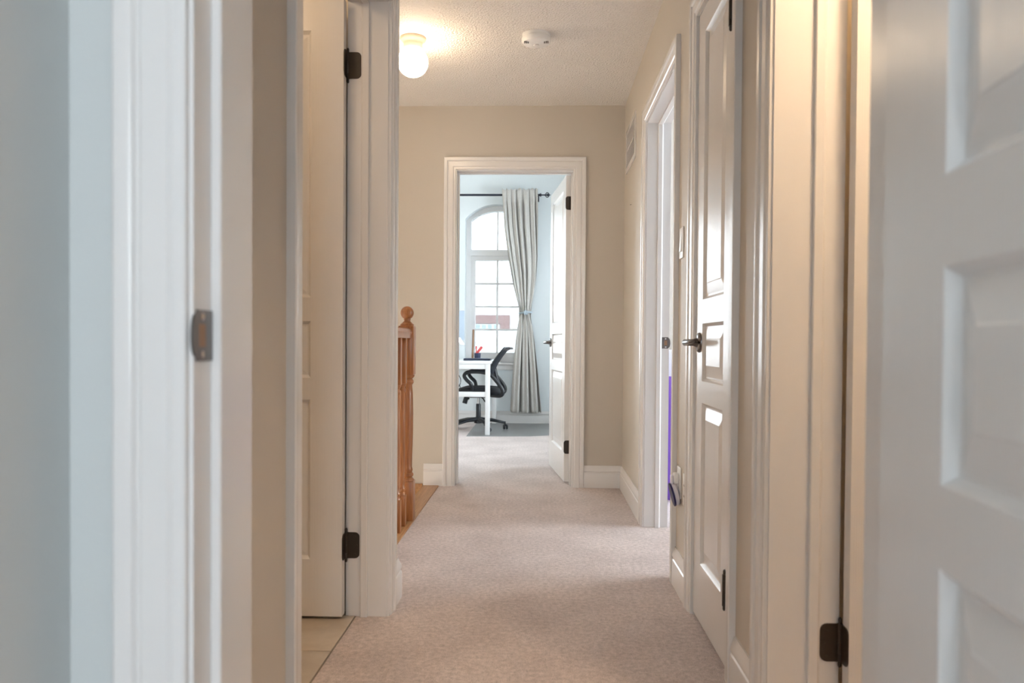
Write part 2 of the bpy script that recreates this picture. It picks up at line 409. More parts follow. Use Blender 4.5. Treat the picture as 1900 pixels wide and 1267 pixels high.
def panel_mb(x0, x1, z0, z1, ya, yb):
    """raised panel with sticking groove and wide bevel, same on both faces"""
    ring = [(0.0, 0.0), (0.004, 0.004), (0.010, 0.011), (0.015, 0.011), (0.050, 0.003), (0.052, 0.002)]
    m = MB(); s = 1 if yb > ya else -1
    rows = []
    for (i, d) in ring[::-1]: rows.append((i, ya + s * d))
    for (i, d) in ring: rows.append((i, yb - s * d))
    for (i, y) in rows: m.v += [(x0 + i, y, z0 + i), (x1 - i, y, z0 + i), (x1 - i, y, z1 - i), (x0 + i, y, z1 - i)]
    for j in range(len(rows) - 1):
        for k in range(4):
            m.f.append((4 * j + k, 4 * j + (k + 1) % 4, 4 * j + 4 + (k + 1) % 4, 4 * j + 4 + k)); m.mi.append(0)
    L = 4 * (len(rows) - 1)
    m.f += [(0, 1, 2, 3), (L, L + 1, L + 2, L + 3)]; m.mi += [0, 0]
    return m
def leaf_mb(lw, h, stile, sx, y0, y1, z0=0.012, g=0.003):
    xs = [g, stile, lw - stile, lw]; zs = [z0] + [z for p in PZ for z in p] + [h]
    m = MB()
    hole = lambda i, j: i == 1 and j % 2 == 1
    for i in range(3):
        for j in range(len(zs) - 1):
            a, b, c, d = xs[i] * sx, xs[i + 1] * sx, zs[j], zs[j + 1]
            if hole(i, j):
                m.quad((a, y0, c), (a, y1, c), (a, y1, d), (a, y0, d)); m.quad((b, y0, c), (b, y1, c), (b, y1, d), (b, y0, d))
                m.quad((a, y0, c), (b, y0, c), (b, y1, c), (a, y1, c)); m.quad((a, y0, d), (b, y0, d), (b, y1, d), (a, y1, d)); continue
            for y in (y0, y1): m.quad((a, y, c), (b, y, c), (b, y, d), (a, y, d))
            if i == 0: m.quad((a, y0, c), (a, y1, c), (a, y1, d), (a, y0, d))
            if i == 2: m.quad((b, y0, c), (b, y1, c), (b, y1, d), (b, y0, d))
            if j == 0: m.quad((a, y0, c), (b, y0, c), (b, y1, c), (a, y1, c))
            if j == len(zs) - 2: m.quad((a, y0, d), (b, y0, d), (b, y1, d), (a, y1, d))
    return m
def rounded(w, h, r, corners=(1, 1, 1, 1), n=5):
    """polygon 0..w, -h/2..h/2 ; corners order: (0,-),(w,-),(w,+),(0,+)"""
    out = []
    for (cx, cz, a0, f) in ((0, -h / 2, 180, corners[0]), (w, -h / 2, 270, corners[1]), (w, h / 2, 0, corners[2]), (0, h / 2, 90, corners[3])):
        if not f: out.append((cx, cz)); continue
        ox = r if cx == 0 else w - r; oz = cz + (r if cz < 0 else -r)
        for k in range(n): a = radians(a0 + 90 * k / (n - 1)); out.append((ox + r * cos(a), oz + r * sin(a)))
    return out
def screw(parent, loc, axis, r=0.0035, mat=None):
    m = MB(); m.lathe([(r, -0.0006), (r, 0.0004), (r * 0.55, 0.0012), (r * 0.25, 0.0003)], 10, axis=axis)
    o = m.build('screw', mat or bronze, parent, loc=loc, smooth=True); return o
def hinge_at(root, leaf, pu, pv, z, sx, sy, jamb_u, mat):
    """barrel + jamb plate under the frame; leaf plate under the leaf"""
    m = MB(); hh = 0.088
    m.lathe([(0.002, -hh / 2 - .014), (0.0045, -hh / 2 - .010), (0.0045, -hh / 2 - 0.003), (0.003, -hh / 2), (0.0062, -hh / 2), (0.0062, -hh / 2 + .017), (0.0056, -hh / 2 + .0178), (0.0062, -hh / 2 + .0186),
             (0.0062, 0), (0.0056, .0005), (0.0062, .001), (0.0062, hh / 2 - .018), (0.0056, hh / 2 - .0175), (0.0062, hh / 2 - .017), (0.0062, hh / 2), (0.003, hh / 2), (0.0045, hh / 2 + .003), (0.0045, hh / 2 + .010), (0.002, hh / 2 + .014)], 12)
    poly = [(sy * a, b) for a, b in rounded(0.046, hh, 0.016, (0, 1, 1, 0))]
    o1 = jamb_u - pu
    m.prism(poly, o1 - sx * 0.0005, o1 + sx * 0.0022, 'yz')
    o = m.build('hinge', mat, root, loc=(pu, pv, z), smooth=True)
    for (a, b) in ((0.030, 0.030), (0.036, 0.0), (0.030, -0.030)): screw(o, (o1 + sx * 0.0024, sy * a, b), 'x')
    m2 = MB(); poly = [(sy * a, b) for a, b in rounded(0.044, hh, 0.016, (0, 1, 1, 0))]
    m2.prism(poly, sx * 0.0005, sx * 0.0034, 'yz')
    m2.build('hinge_plate', mat, leaf, loc=(0, 0, z), smooth=True)
def handle_at(leaf, x, y, z, sy, dirx, mat):
    """lever handle on a round rose, sticking out along sy"""
    m = MB()
    m.lathe([(0.0335, 0), (0.0335, sy * .004), (0.030, sy * .009), (0.017, sy * .0105), (0.014, sy * .016), (0.0115, sy * .022), (0.0115, sy * .046), (0.008, sy * .052)], 28, axis='y')
    pts = [(0, sy * .047, 0), (dirx * .020, sy * .049, 0), (dirx * .055, sy * .050, 0.001), (dirx * .090, sy * .047, 0.002), (dirx * .108, sy * .043, 0.002)]
    m.tube(pts, [0.0125, 0.0105, 0.0085, 0.0075, 0.0055], 12, flat=0.95)
    return m.build('door_handle', mat, leaf, loc=(x, y, z), smooth=True, angle=50)

def doorway(n, origin, rotz, w, t, label, hinge=None, swing='A', angle=90, stile=0.115, offs=0.006, th=0.035, hz=(0.24, 1.845),
            handle=True, faceA=True, faceB=True, hmat=None, h=DH, leaf_label=None):
    root = empty('door_%d' % n, origin, rotz); tag(root, label, 'door', kind='structure')
    u_sweep([(0, -0.0), (JT, -0.0), (JT, t), (0, t)], w, h).build('jamb', trim_white, root)
    if swing == 'A': s0, s1 = th + 0.004, (th + 0.034 if t < 0.14 or n == 4 else t - 0.001)
    else: s0, s1 = t - th - 0.030, t - th - 0.004
    u_sweep([(-0.011, s0 + .002), (-0.009, s0), (0.001, s0), (0.001, s1), (-0.007, s1), (-0.011, s1 - 0.006)], w, h).build('door_stop', trim_white, root)
    if faceA: u_sweep([(d, -v) for d, v in CASE], w, h).build('casing', trim_white, root, smooth=True, angle=25)
    if faceB: u_sweep([(d, t + v) for d, v in CASE], w, h).build('casing', trim_white, root, smooth=True, angle=25)
    leaf = None
    if hinge is not None:
        sx = 1 if hinge == 0 else -1; pu = 0 if hinge == 0 else w
        sy = 1 if swing == 'A' else -1; pv = -offs if swing == 'A' else t + offs
        lw = w - 0.003; y0, y1 = sy * offs, sy * (offs + th)
        rot = radians(angle) * (-sx if swing == 'A' else sx)
        leaf = leaf_mb(lw, h - 0.004, stile, sx, y0, y1).build('leaf', door_white, root, loc=(pu, pv, 0), rotz=rot)
        if leaf_label: leaf['label'] = leaf_label
        for (z0, z1) in PZ:
            a, b = sorted((stile * sx, (lw - stile) * sx))
            panel_mb(a, b, z0, z1, y0, y1).build('panel', door_white, leaf)
        for z in hz: hinge_at(root, leaf, pu, pv, z, sx, sy, pu, hmat or bronze)
        if handle:
            for (yy, s) in ((y0, -sy), (y1, sy)):
                hd = handle_at(leaf, (lw - 0.062) * sx, yy, 0.93, s, -sx, dark_nickel)
                hd['label'] = 'dark metal lever handle on a round rose'
    return root, leaf

# 1: bedroom door we look through (opens towards the viewer, hinged right)
d1, l1 = doorway(1, (O1[0], BY0, 0), 0, O1[1] - O1[0], BY1 - BY0, 'nearest white door frame with the panelled door swung open at the right edge', hinge=1, swing='A', angle=86, stile=0.145, offs=0.019, th=0.042)
# 2: bathroom door on the left wall
d2, l2 = doorway(2, (LX, O2[0], 0), radians(90), O2[1] - O2[0], 0.128, 'white panelled bathroom door standing open on the left', hinge=1, swing='B', angle=90, stile=0.110, offs=0.008, h=2.055)
# 3: near right room
d3, l3 = doorway(3, (0.53, O3[1], 0), radians(-90), O3[1] - O3[0], RT - 0.53, 'white door frame on the right glowing peach from the lamp behind it', hinge=0, swing='B', angle=90, offs=0.010)
# 4: narrow closet door, closed
d4, l4 = doorway(4, (0.53, O4[1], 0), radians(-90), O4[1] - O4[0], RF - 0.53, 'narrow closed white panelled closet door on the right wall', hinge=1, swing='A', angle=0, stile=0.098, offs=0.012, faceB=False)
# 5: right bedroom doorway
d5, l5 = doorway(5, (0.53, O5[1], 0), radians(-90), O5[1] - O5[0], RF - 0.53, 'open white door frame on the right wall between grille and light switch', hinge=1, swing='B', angle=92, faceB=False)
# 6: study doorway at the end of the hall
d6, l6 = doorway(6, (O6[0], 5.018, 0), 0, O6[1] - O6[0], 0.132, 'white door frame at the end of the hall with panelled door opened into the study', hinge=1, swing='B', angle=83, hmat=bronze)

# strike plates
def strike(root, uf, face_sign, v0, z, lip, dp=0.036):
    """flat plate on the jamb face at u=uf, lip curving past the edge v0 in direction lip"""
    m = MB(); hh = 0.057
    poly = [(v0 - lip * dp, -hh / 2), (v0 - lip * dp, hh / 2), (v0 - lip * 0.006, hh / 2)]
    for k in range(9):
        a = radians(90 - 180 * k / 8); poly.append((v0 - lip * 0.004 + lip * 0.010 * cos(a) , (hh / 2 - 0.004) * sin(a)))
    poly += [(v0 - lip * 0.006, -hh / 2)]
    # plate with a square latch hole: frame built of strips
    hy0, hy1, hz = v0 - lip * 0.025, v0 - lip * 0.010, 0.0125
    x0, x1 = uf - face_sign * 0.001, uf + face_sign * 0.002
    m.prism(poly, x0, x1, 'yz')
    o = m.build('strike_plate', nickel, root, loc=(0, 0, z)); o['label'] = 'metal strike plate'
    m2 = MB(); m2.box(uf + face_sign * 0.0012, min(hy0, hy1), -hz, uf + face_sign * 0.0024, max(hy0, hy1), hz)
    m2.build('latch_hole', brown_wood, o)
    for s in (-1, 1): screw(o, (uf + face_sign * 0.0022, v0 - lip * 0.018, s * 0.021), 'x', 0.0042, chrome)
    return o
strike(d1, 0.0, 1, 0.0, 0.930, -1, 0.045)
strike(d5, 0.0, 1, RF - 0.53, 0.930, 1)

# ------------------------------------------------------------------ baseboards
BASE = [(0, 0), (0.016, 0), (0.016, 0.088), (0.0145, 0.094), (0.011, 0.098), (0.011, 0.103), (0.0145, 0.107), (0.0135, 0.118), (0.009, 0.128), (0.0055, 0.138), (0.004, 0.142), (0, 0.142)]
def baseboard(name, p, q, nrm, label, ext0=0.0, ext1=0.0):
    """straight run from p to q (2-D) with the profile standing off along nrm"""
    m = MB(); p = Vector(p); q = Vector(q); d = (q - p).normalized(); nv = Vector(nrm); n = len(BASE)
    for (off, z) in BASE:
        a = p + nv * off - d * (off * ext0); b = q + nv * off + d * (off * ext1)
        m.v += [(a.x, a.y, z), (b.x, b.y, z)]
    for j in range(n):
        k = (j + 1) % n
        m.f.append((2 * j, 2 * j + 1, 2 * k + 1, 2 * k)); m.mi.append(0)
    m.f.append(tuple(2 * j for j in range(n))); m.f.append(tuple(2 * j + 1 for j in range(n))); m.mi += [0, 0]
    o = m.build(name, trim_white, smooth=True, angle=25)
    return tag(o, label, 'baseboard', kind='structure')
cw = 0.0815
baseboard('baseboard_far_left', (-0.747, 5.018), (O6[0] - cw, 5.018), (0, -1), 'short white baseboard left of the study doorway')
baseboard('baseboard_far_right', (O6[1] + cw, 5.018), (0.53, 5.018), (0, -1), 'white baseboard right of the study doorway', ext1=-1)
baseboard('baseboard_right_far', (0.53, O5[1] + cw), (0.53, 5.018), (-1, 0), 'white baseboard below the wall grille', ext1=-1)
baseboard('baseboard_right_mid', (0.53, O4[1] + cw), (0.53, O5[0] - cw), (-1, 0), 'white baseboard below the outlets beside the closet')
baseboard('baseboard_right_near', (0.53, O3[1] + cw), (0.53, O4[0] - cw), (-1, 0), 'short white baseboard between closet and nearest right door')
baseboard('baseboard_left', (LX, O2[1] + cw), (LX, 2.80), (1, 0), 'short white baseboard at the left wall corner', ext1=1)
baseboard('baseboard_left_near', (LX, BY1), (LX, O2[0] - cw), (1, 0), 'white baseboard before the bathroom doorway')
baseboard('baseboard_study', (-2.6, 8.98), (1.7, 8.98), (0, -1), 'white baseboard below the study window')
baseboard('baseboard_study_side', (1.7, 5.15), (1.7, 8.98), (-1, 0), 'white baseboard along the study side wall')

# ------------------------------------------------------------------ study window wall with an arched recess
WX, NHW, NSP, NAP, NSL = -0.505, 0.365, 2.345, 2.515, 0.70       # centre, half width, spring, apex, sill of the recess
def arch_z(dx, hw, sp, ap):
    rise = ap - sp; R = (hw * hw + rise * rise) / (2 * rise)
    return ap - R + math.sqrt(max(0, R * R - dx * dx))
def arch_wall():
    m = MB(); ya, yb = 8.98, 9.22; zt = 3.2; xl, xr = WX - NHW, WX + NHW
    def bx(x0, z0, x1, z1): m.box(x0, ya, z0, x1, yb, z1)
    # unseen opening added for more daylight, further left (outside the frame) at x -2.4..-1.3
    bx(-2.7, 0, -2.4, zt); bx(-2.4, 0, -1.3, 0.5); bx(-2.4, 2.4, -1.3, zt)
    bx(-1.3, 0, xl, zt); bx(xr, 0, 1.84, zt); bx(xl, 0, xr, NSL)
    n = 20
    for i in range(n):
        a = xl + (xr - xl) * i / n; b = xl + (xr - xl) * (i + 1) / n
        za, zb = arch_z(a - WX, NHW, NSP, NAP), arch_z(b - WX, NHW, NSP, NAP)
        for y in (ya, yb): m.quad((a, y, za), (b, y, zb), (b, y, zt), (a, y, zt))
        m.quad((a, ya, za), (b, ya, zb), (b, yb, zb), (a, yb, za)); m.quad((a, ya, zt), (b, ya, zt), (b, yb, zt), (a, yb, zt))
    o = m.build('wall_study_window', wall_pale)
    return tag(o, 'pale blue study wall with the arched window recess', 'wall', kind='structure')
arch_wall()

def arch_sweep(hw_o, sp, ap, z0, wdt, y0, y1, n=20, closed=True):
    """frame following an arched outline, width wdt inwards"""
    out = [(-hw_o, z0)]; inn = [(-hw_o + wdt, z0 + (wdt if closed else 0))]
    hi = hw_o - wdt
    for i in range(n + 1):
        x = -hw_o + 2 * hw_o * i / n; out.append((x, arch_z(x, hw_o, sp, ap)))
        xi = -hi + 2 * hi * i / n; inn.append((xi, arch_z(xi, hw_o, sp, ap) - wdt * 1.03))
    out.append((hw_o, z0)); inn.append((hi, z0 + (wdt if closed else 0)))
    m = MB(); L = len(out); segs = L if closed else L - 1
    for i in range(segs):
        j = (i + 1) % L
        a, b, c, d = out[i], out[j], inn[j], inn[i]
        for y in (y0, y1): m.quad((a[0], y, a[1]), (b[0], y, b[1]), (c[0], y, c[1]), (d[0], y, d[1]))
        m.quad((a[0], y0, a[1]), (b[0], y0, b[1]), (b[0], y1, b[1]), (a[0], y1, a[1]))
        m.quad((d[0], y0, d[1]), (c[0], y0, c[1]), (c[0], y1, c[1]), (d[0], y1, d[1]))
    return m
def rect_frame(x0, z0, x1, z1, w, y0, y1):
    m = MB(); out = [(x0, z0), (x1, z0), (x1, z1), (x0, z1)]; inn = [(x0 + w, z0 + w), (x1 - w, z0 + w), (x1 - w, z1 - w), (x0 + w, z1 - w)]
    for i in range(4):
        j = (i + 1) % 4; a, b, c, d = out[i], out[j], inn[j], inn[i]
        for y in (y0, y1): m.quad((a[0], y, a[1]), (b[0], y, b[1]), (c[0], y, c[1]), (d[0], y, d[1]))
        m.quad((a[0], y0, a[1]), (b[0], y0, b[1]), (b[0], y1, b[1]), (a[0], y1, a[1]))
        m.quad((d[0], y0, d[1]), (c[0], y0, c[1]), (c[0], y1, c[1]), (d[0], y1, d[1]))
    return m
w1 = empty('window_1', (WX, 9.10, NSL)); tag(w1, 'arched white study window with grid panes half behind the curtain', 'window', kind='structure')
zz = lambda z: z - NSL
arch_sweep(NHW - .001, zz(NSP), zz(NAP) - .001, 0.001, 0.058, 0.0, 0.10).build('window_frame', trim_white, w1)
tr = MB(); tr.box(-NHW + .03, -0.005, zz(1.935), NHW - .03, 0.09, zz(2.005)); tr.build('transom', trim_white, w1)
rect_frame(-NHW + .058, 0.058, NHW - .058, zz(1.935), 0.052, 0.015, 0.075).build('sash', trim_white, w1)
gx, gz0, gz1 = NHW - .058 - .052, 0.110, zz(1.935) - 0.052
def bar(x0, z0, x1, z1, y0=0.036, y1=0.052):
    b = MB(); b.box(x0, y0, z0, x1, y1, z1); return b.build('muntin', trim_white, w1)
bar(-.010, gz0, .010, gz1); bar(-.008, zz(2.005), .008, zz(NAP) - .06)
zc = [gz0 + (gz1 - gz0) * k / 4 for k in range(5)]
for z in zc[1:4]: bar(-gx, z - .010, gx, z + .010, 0.037, 0.051)
for k in range(4):
    for s in (-1, 1):
        p = MB(); x0, x1 = sorted((s * 0.010, s * gx)); p.box(x0, 0.042, zc[k] + (.010 if k else 0), x1, 0.046, zc[k + 1] - (.010 if k < 3 else 0)); p.build('pane', glass_dimmed, w1)
for s in (-1, 1):
    hi = NHW - .058; xs = [s * (0.006 + (hi - .006) * i / 8) for i in range(9)]
    poly = [(xs[0], zz(2.005)), (xs[-1], zz(2.005))] + [(x, arch_z(x, NHW, zz(NSP), zz(NAP)) - .06) for x in xs[::-1]]
    p = MB(); p.prism(poly, 0.042, 0.046); p.build('pane', glass_dimmed, w1)
sl = MB(); sl.box(-NHW - .05, -0.155, -0.026, NHW + .05, 0.0, 0.0); sl.build('window_sill', trim_white, w1, bevel=0.004)
ap_ = MB(); ap_.box(-NHW - .035, -0.138, -0.085, NHW + .035, -0.1205, -0.027); ap_.build('sill_apron', trim_white, w1, bevel=0.003)

def plain_window(n, x0, x1, z0, z1, origin, rotz, label):
    """rectangular window; local x along the wall, y through it"""
    r = empty('window_%d' % n, origin, rotz); tag(r, label, 'window', kind='structure')
    rect_frame(x0, z0, x1, z1, 0.06, 0.0, 0.08).build('window_frame', trim_white, r)
    b = MB(); b.box((x0 + x1) / 2 - .03, 0.01, z0 + .06, (x0 + x1) / 2 + .03, 0.07, z1 - .06); b.build('mullion', trim_white, r)
    for s in (0, 1):
        p = MB(); a = x0 + .06 if s == 0 else (x0 + x1) / 2 + .03; c = (x0 + x1) / 2 - .03 if s == 0 else x1 - .06
        p.box(a, 0.038, z0 + .06, c, 0.042, z1 - .06); p.build('pane', glass, r)
    return r
plain_window(2, -2.4, -1.3, 0.5, 2.4, (0, 9.08, 0), 0, 'added unseen window lighting the study, beside the desk')  # extra window, added only to brighten the study
plain_window(3, -0.4, 0.8, 0.75, 2.1, (0, -3.11, 0), 0, 'bedroom window behind the viewer')
plain_window(7, -2.3, -0.5, 0.65, 2.15, (4.11, 0, 0), radians(90), 'added unseen side window lighting the bedroom behind the viewer')  # made-up opening that lifts the bedroom side wall and near door
plain_window(4, 3.05, 4.85, 0.45, 2.3, (4.11, 0, 0), radians(90), 'window of the right bedroom')
plain_window(5, 6.3, 7.9, 0.75, 2.45, (1.82, 0, 0), radians(90), 'added side window lighting the study, out of view behind the hall wall')  # invented opening: lights the window wall, not the open door's visible face

# ------------------------------------------------------------------ curtain and rod
def lerp_tab(tab, z):
    for (za, a), (zb, b) in zip(tab, tab[1:]):
        if za >= z >= zb:
            t = (za - z) / (za - zb); t = t * t * (3 - 2 * t) if False else t
            return a + (b - a) * t
    return tab[-1][1]
LE = [(2.66, -.450), (2.2, -.418), (1.9, -.375), (1.6, -.318), (1.38, -.262), (1.27, -.226), (1.20, -.246), (0.9, -.290), (0.5, -.326), (0.14, -.350)]
RE = [(2.66, -.040), (2.2, -.034), (1.9, -.030), (1.65, -.045), (1.4, -.085), (1.27, -.112), (1.20, -.100), (0.95, -.050), (0.6, -.008), (0.14, .034)]
def smooth_tab(tab, z): return sum(lerp_tab(tab, min(2.66, max(0.14, z + d))) for d in (-.05, -.025, 0, .025, .05)) / 5
cur = empty('curtain', (-0.2, 8.875, 0.14)); tag(cur, 'light grey-beige linen curtain gathered on the rod and tied back beside the window', 'curtain')
m = MB(); NU, NZ = 120, 90
rows = []
for j in range(NZ + 1):
    z = 2.66 - (2.66 - 0.14) * j / NZ
    l, r = smooth_tab(LE, z), smooth_tab(RE, z)
    if z > 2.6: pass
    pin = math.exp(-((z - 1.27) / 0.10) ** 2)
    low = 1.0 if z < 1.27 else 0.0
    for i in range(NU + 1):
        t = i / NU
        # fewer, deeper folds below the tie; many gathers at the top
        topg = max(0.0, (z - 2.45) / 0.21)
        ph = 2 * pi * (7.0 * t + 0.35 * sin(5 * t) + 0.10 * sin(3 * z))
        ph2 = 2 * pi * (3.2 * t + 0.12 + 0.25 * t * t)
        up = (1 - low)
        yy = (0.030 * sin(ph) + 0.010 * sin(2.3 * ph + 1)) * up + (0.055 * sin(ph2) + 0.016 * sin(3 * ph2 + .6)) * low
        blend = min(1.0, abs(z - 1.27) / 0.16)
        yy *= 0.35 + 0.65 * blend
        yy += topg * 0.012 * sin(2 * pi * 17 * t)
        yy -= 0.055 * pin * sin(pi * t)
        tk = min(1.0, max(0.0, (z - 2.50) / 0.07))
        yy = yy * (1 - tk) + tk * (-0.030 + 0.012 * sin(ph) + 0.003 * sin(2 * pi * 17 * t))
        # pocket around the rod
        xo = 0.010 * cos(ph) * up * blend + 0.018 * cos(ph2) * low * blend
        m.v.append((l + (r - l) * t + xo + 0.2, yy, z - 0.14 + (0.010 * sin(2 * pi * 8.5 * t) if j == 0 else 0) + (0.006 * sin(ph2) if j == NZ else 0)))
for j in range(NZ):
    for i in range(NU):
        a = j * (NU + 1) + i; m.f.append((a, a + 1, a + NU + 2, a + NU + 1)); m.mi.append(0)
co = m.build('fabric', linen, cur, smooth=True, angle=180)
sm = co.modifiers.new('thick', 'SOLIDIFY'); sm.thickness = 0.003
tb = MB(); pts = []
for k in range(25):
    a = 2 * pi * k / 24; pts.append((-0.169 + 0.2 + 0.068 * cos(a), -0.022 + 0.062 * sin(a), 1.268 - 0.14 + 0.006 * cos(a)))
tb.tube(pts, 0.011, 8)
tbo = tb.build('tieback', paint('tieback_grey', (0.42, 0.50, 0.56), 0.5), cur, smooth=True, angle=80)
for k in range(6):
    a = 2 * pi * k / 6; pm = MB()
    pm.lathe([(0.002, -0.006), (0.010, -0.004), (0.013, 0), (0.010, 0.004), (0.002, 0.006)], 10, axis='y')
    pm.build('petal', MATS['tieback_grey'], tbo, loc=(0.036 + 0.016 * cos(a), -0.094, 1.126 + 0.016 * sin(a)), smooth=True)
cur.location.y = 8.872
rod = empty('curtain_rod', (-0.6, 8.872, 2.60)); tag(rod, 'thin black curtain rod with a fleur finial above the study window', 'curtain rod')
rm = MB(); rm.tube([(-1.6, 0, 0), (0.585, 0, 0)], 0.0125, 12); rm.build('rod', curtain_rod_mat, rod, smooth=True)
fm = MB(); fm.lathe([(0.013, 0.0), (0.019, 0.006), (0.019, 0.014), (0.008, 0.02), (0.006, 0.045), (0.010, 0.05), (0.006, 0.056), (0.005, 0.075), (0.016, 0.088), (0.009, 0.104), (0.001, 0.124)], 14, axis='x')
for s in (-1, 1):
    for pl in (0, 1):
        arc = []
        for k in range(7):
            a = radians(-60 + 180 * k / 6); d = 0.026 * (1 - cos(radians(180 * k / 6))) * 0.5 + 0.014 * sin(radians(180 * k / 6))
            q = 0.062 + 0.046 * k / 6; dd = 0.005 + 0.022 * sin(radians(180 * k / 6))
            arc.append((q, 0, s * dd) if pl == 0 else (q, s * dd, 0))
        fm.tube(arc, 0.0045, 6, up=(0, 1, 0) if pl == 0 else (0, 0, 1))
fm.build('finial', curtain_rod_mat, rod, loc=(0.583, 0, 0), smooth=True)
bm_ = MB(); bm_.tube([(0.560, 0.0, -0.016), (0.560, 0.07, -0.016), (0.560, 0.107, -0.03)], 0.006, 8); bm_.box(0.545, 0.1015, -0.06, 0.575, 0.1075, 0.02)
bm_.build('bracket', curtain_rod_mat, rod)

# ------------------------------------------------------------------ staircase and balustrade
nose = MB(); nose.box(-0.75, 2.80, -0.04, -0.645, 5.018, 0.004); 
tag(nose.build('trim_1', oak_floor, bevel=0.006), 'oak nosing board along the edge of the stairwell', 'nosing', kind='structure')
sk = MB(); sk.prism([(-1.05, -0.45), (-1.05, -0.02), (-0.85, 0.012), (-0.752, 0.012), (-0.752, -0.45)], 5.0, 5.0175)
tag(sk.build('trim_2', oak_floor), 'oak skirt board on the end wall beside the stairs', 'skirt board', kind='structure')
st = empty('staircase', (-0.75, 4.5, -2.6)); tag(st, 'oak stairs going down behind the newel post', 'staircase')
for k in range(7):
    zt = -0.19 * (k + 1); xt = -0.80 - 0.235 * k
    a = MB(); a.box(-0.262, -0.42, -0.028, 0.0, 0.515, 0); a.build('tread', oak_floor, st, loc=(xt + 0.80, 0, zt + 2.6), bevel=0.006)
    b = MB(); b.box(-0.016, -0.42, 0.0, 0.0, 0.515, 0.162); b.build('riser', trim_white, st, loc=(xt + 0.80 - (0.012 if k else 0.0), 0, zt + 2.6))
for y in (-0.42, 0.48):
    a = MB(); a.prism([(0, 2.35), (-1.65, 1.02), (-1.65, 0.60), (0, 1.95)], y, y + 0.03); a.build('stringer', oak_floor, st)

NX, NY = -0.688, 4.02
nw = empty('newel_post', (NX, NY, 0.004)); tag(nw, 'stained oak newel post with a ball top at the stair edge', 'newel post')
def sq(m, r, z0, z1): m.box(-r, -r, z0, r, r, z1)
m = MB(); sq(m, 0.040, 0, 0.205); m.build('base_block', oak, nw, bevel=0.004)
m = MB(); m.lathe([(0.040, 0.205), (0.040, 0.212), (0.030, 0.222), (0.037, 0.232), (0.037, 0.240), (0.030, 0.248), (0.033, 0.262), (0.029, 0.275), (0.030, 0.32), (0.0335, 0.45), (0.034, 0.55), (0.032, 0.66), (0.028, 0.70), (0.036, 0.712), (0.036, 0.722), (0.029, 0.732), (0.040, 0.745), (0.040, 0.752)], 28)
m.build('turned_shaft', oak, nw, smooth=True, angle=50)
m = MB(); sq(m, 0.040, 0.752, 1.005); m.build('top_block', oak, nw, bevel=0.006)
m = MB(); m.lathe([(0.034, 1.004), (0.036, 1.012), (0.026, 1.02), (0.016, 1.03), (0.018, 1.038)] + [(0.0345 * cos(radians(a)) + .0001, 1.072 + 0.0345 * sin(radians(a))) for a in range(-60, 91, 10)], 28)
m.build('ball_finial', oak, nw, smooth=True, angle=60)
hr = MB()
prof = [(-0.030, 0), (-0.030, 0.018), (-0.034, 0.030), (-0.026, 0.046), (-0.010, 0.054), (0.010, 0.054), (0.026, 0.046), (0.034, 0.030), (0.030, 0.018), (0.030, 0)]
hr.prism([(NX + a, 0.945 + b) for a, b in prof], 2.8005, NY - 0.0405)
hro = tag(hr.build('handrail', oak, loc=(NX, 3.4, 0.945), smooth=True, angle=30), 'oak handrail running from the newel post towards the viewer', 'handrail')
b0 = None
for k in range(8):
    y = NY - 0.135 - 0.142 * k
    if b0 is None:
        b0 = empty('baluster', (NX, y, 0.004)); bl = b0
        m = MB(); sq(m, 0.0205, 0, 0.155); m.build('base_block', oak, b0, bevel=0.002)
        m = MB(); m.lathe([(0.0205, 0.155), (0.0205, 0.162), (0.0135, 0.172), (0.0190, 0.182), (0.0190, 0.190), (0.013, 0.20), (0.0165, 0.218), (0.013, 0.24), (0.0145, 0.34), (0.0165, 0.47), (0.0160, 0.58), (0.0130, 0.665), (0.0185, 0.675), (0.0185, 0.684), (0.0130, 0.694), (0.0205, 0.708), (0.0205, 0.714)], 18)
        m.build('turned_shaft', oak, b0, smooth=True, angle=50)
        m = MB(); sq(m, 0.0205, 0.714, 0.941); m.build('top_block', oak, b0, bevel=0.002)
        kids = list(b0.children)
    else:
        bl = b0.copy(); C.objects.link(bl)
        for c in kids:
            d = c.copy(); C.objects.link(d); d.parent = bl
        bl.location = (NX, y, 0.004)
    lab = {0: 'oak baluster next to the newel post', 1: 'oak baluster second from the newel post', 2: 'oak baluster third from the newel post, at the door casing edge', 3: 'oak baluster fourth from the newel post along the stair rail',
           4: 'oak baluster fifth from the newel post along the stair rail', 5: 'oak baluster sixth from the newel post along the stair rail',
           6: 'oak baluster next to last before the bathroom wall corner', 7: 'oak baluster nearest the bathroom wall corner'}[k]
    tag(bl, lab, 'baluster', 'oak stair balusters')

# ------------------------------------------------------------------ hall ceiling and wall fittings
fixture_mat = paint('ivory_porcelain', (0.50, 0.42, 0.34), 0.4)
def globe_lamp(loc, gmat, label):
    r = empty('ceiling_lamp', loc); tag(r, label, 'lamp', 'globe ceiling lamps')
    m = MB(); m.lathe([(0.066, 0.0), (0.066, -0.006), (0.060, -0.016), (0.050, -0.022), (0.047, -0.03), (0.047, -0.052), (0.044, -0.056)], 32); m.build('fixture_base', fixture_mat, r, smooth=True, angle=50)
    pts = [(0.044, -0.050), (0.046, -0.056)]
    for a in range(-70, 91, 8):
        rr = 0.076; t = radians(a)
        pts.append((rr * cos(t) + .0005, -0.119 - 0.074 * sin(t)))
    m = MB(); m.lathe(pts, 32); m.build('globe', gmat, r, smooth=True, angle=80)
    return r
globe_lamp((-0.645, 3.90, HC), globe_hall, 'lit white globe lamp on the hall ceiling')
globe_lamp((-1.25, 1.75, HC), globe_bath, 'lit globe lamp on the bathroom ceiling behind the left wall')
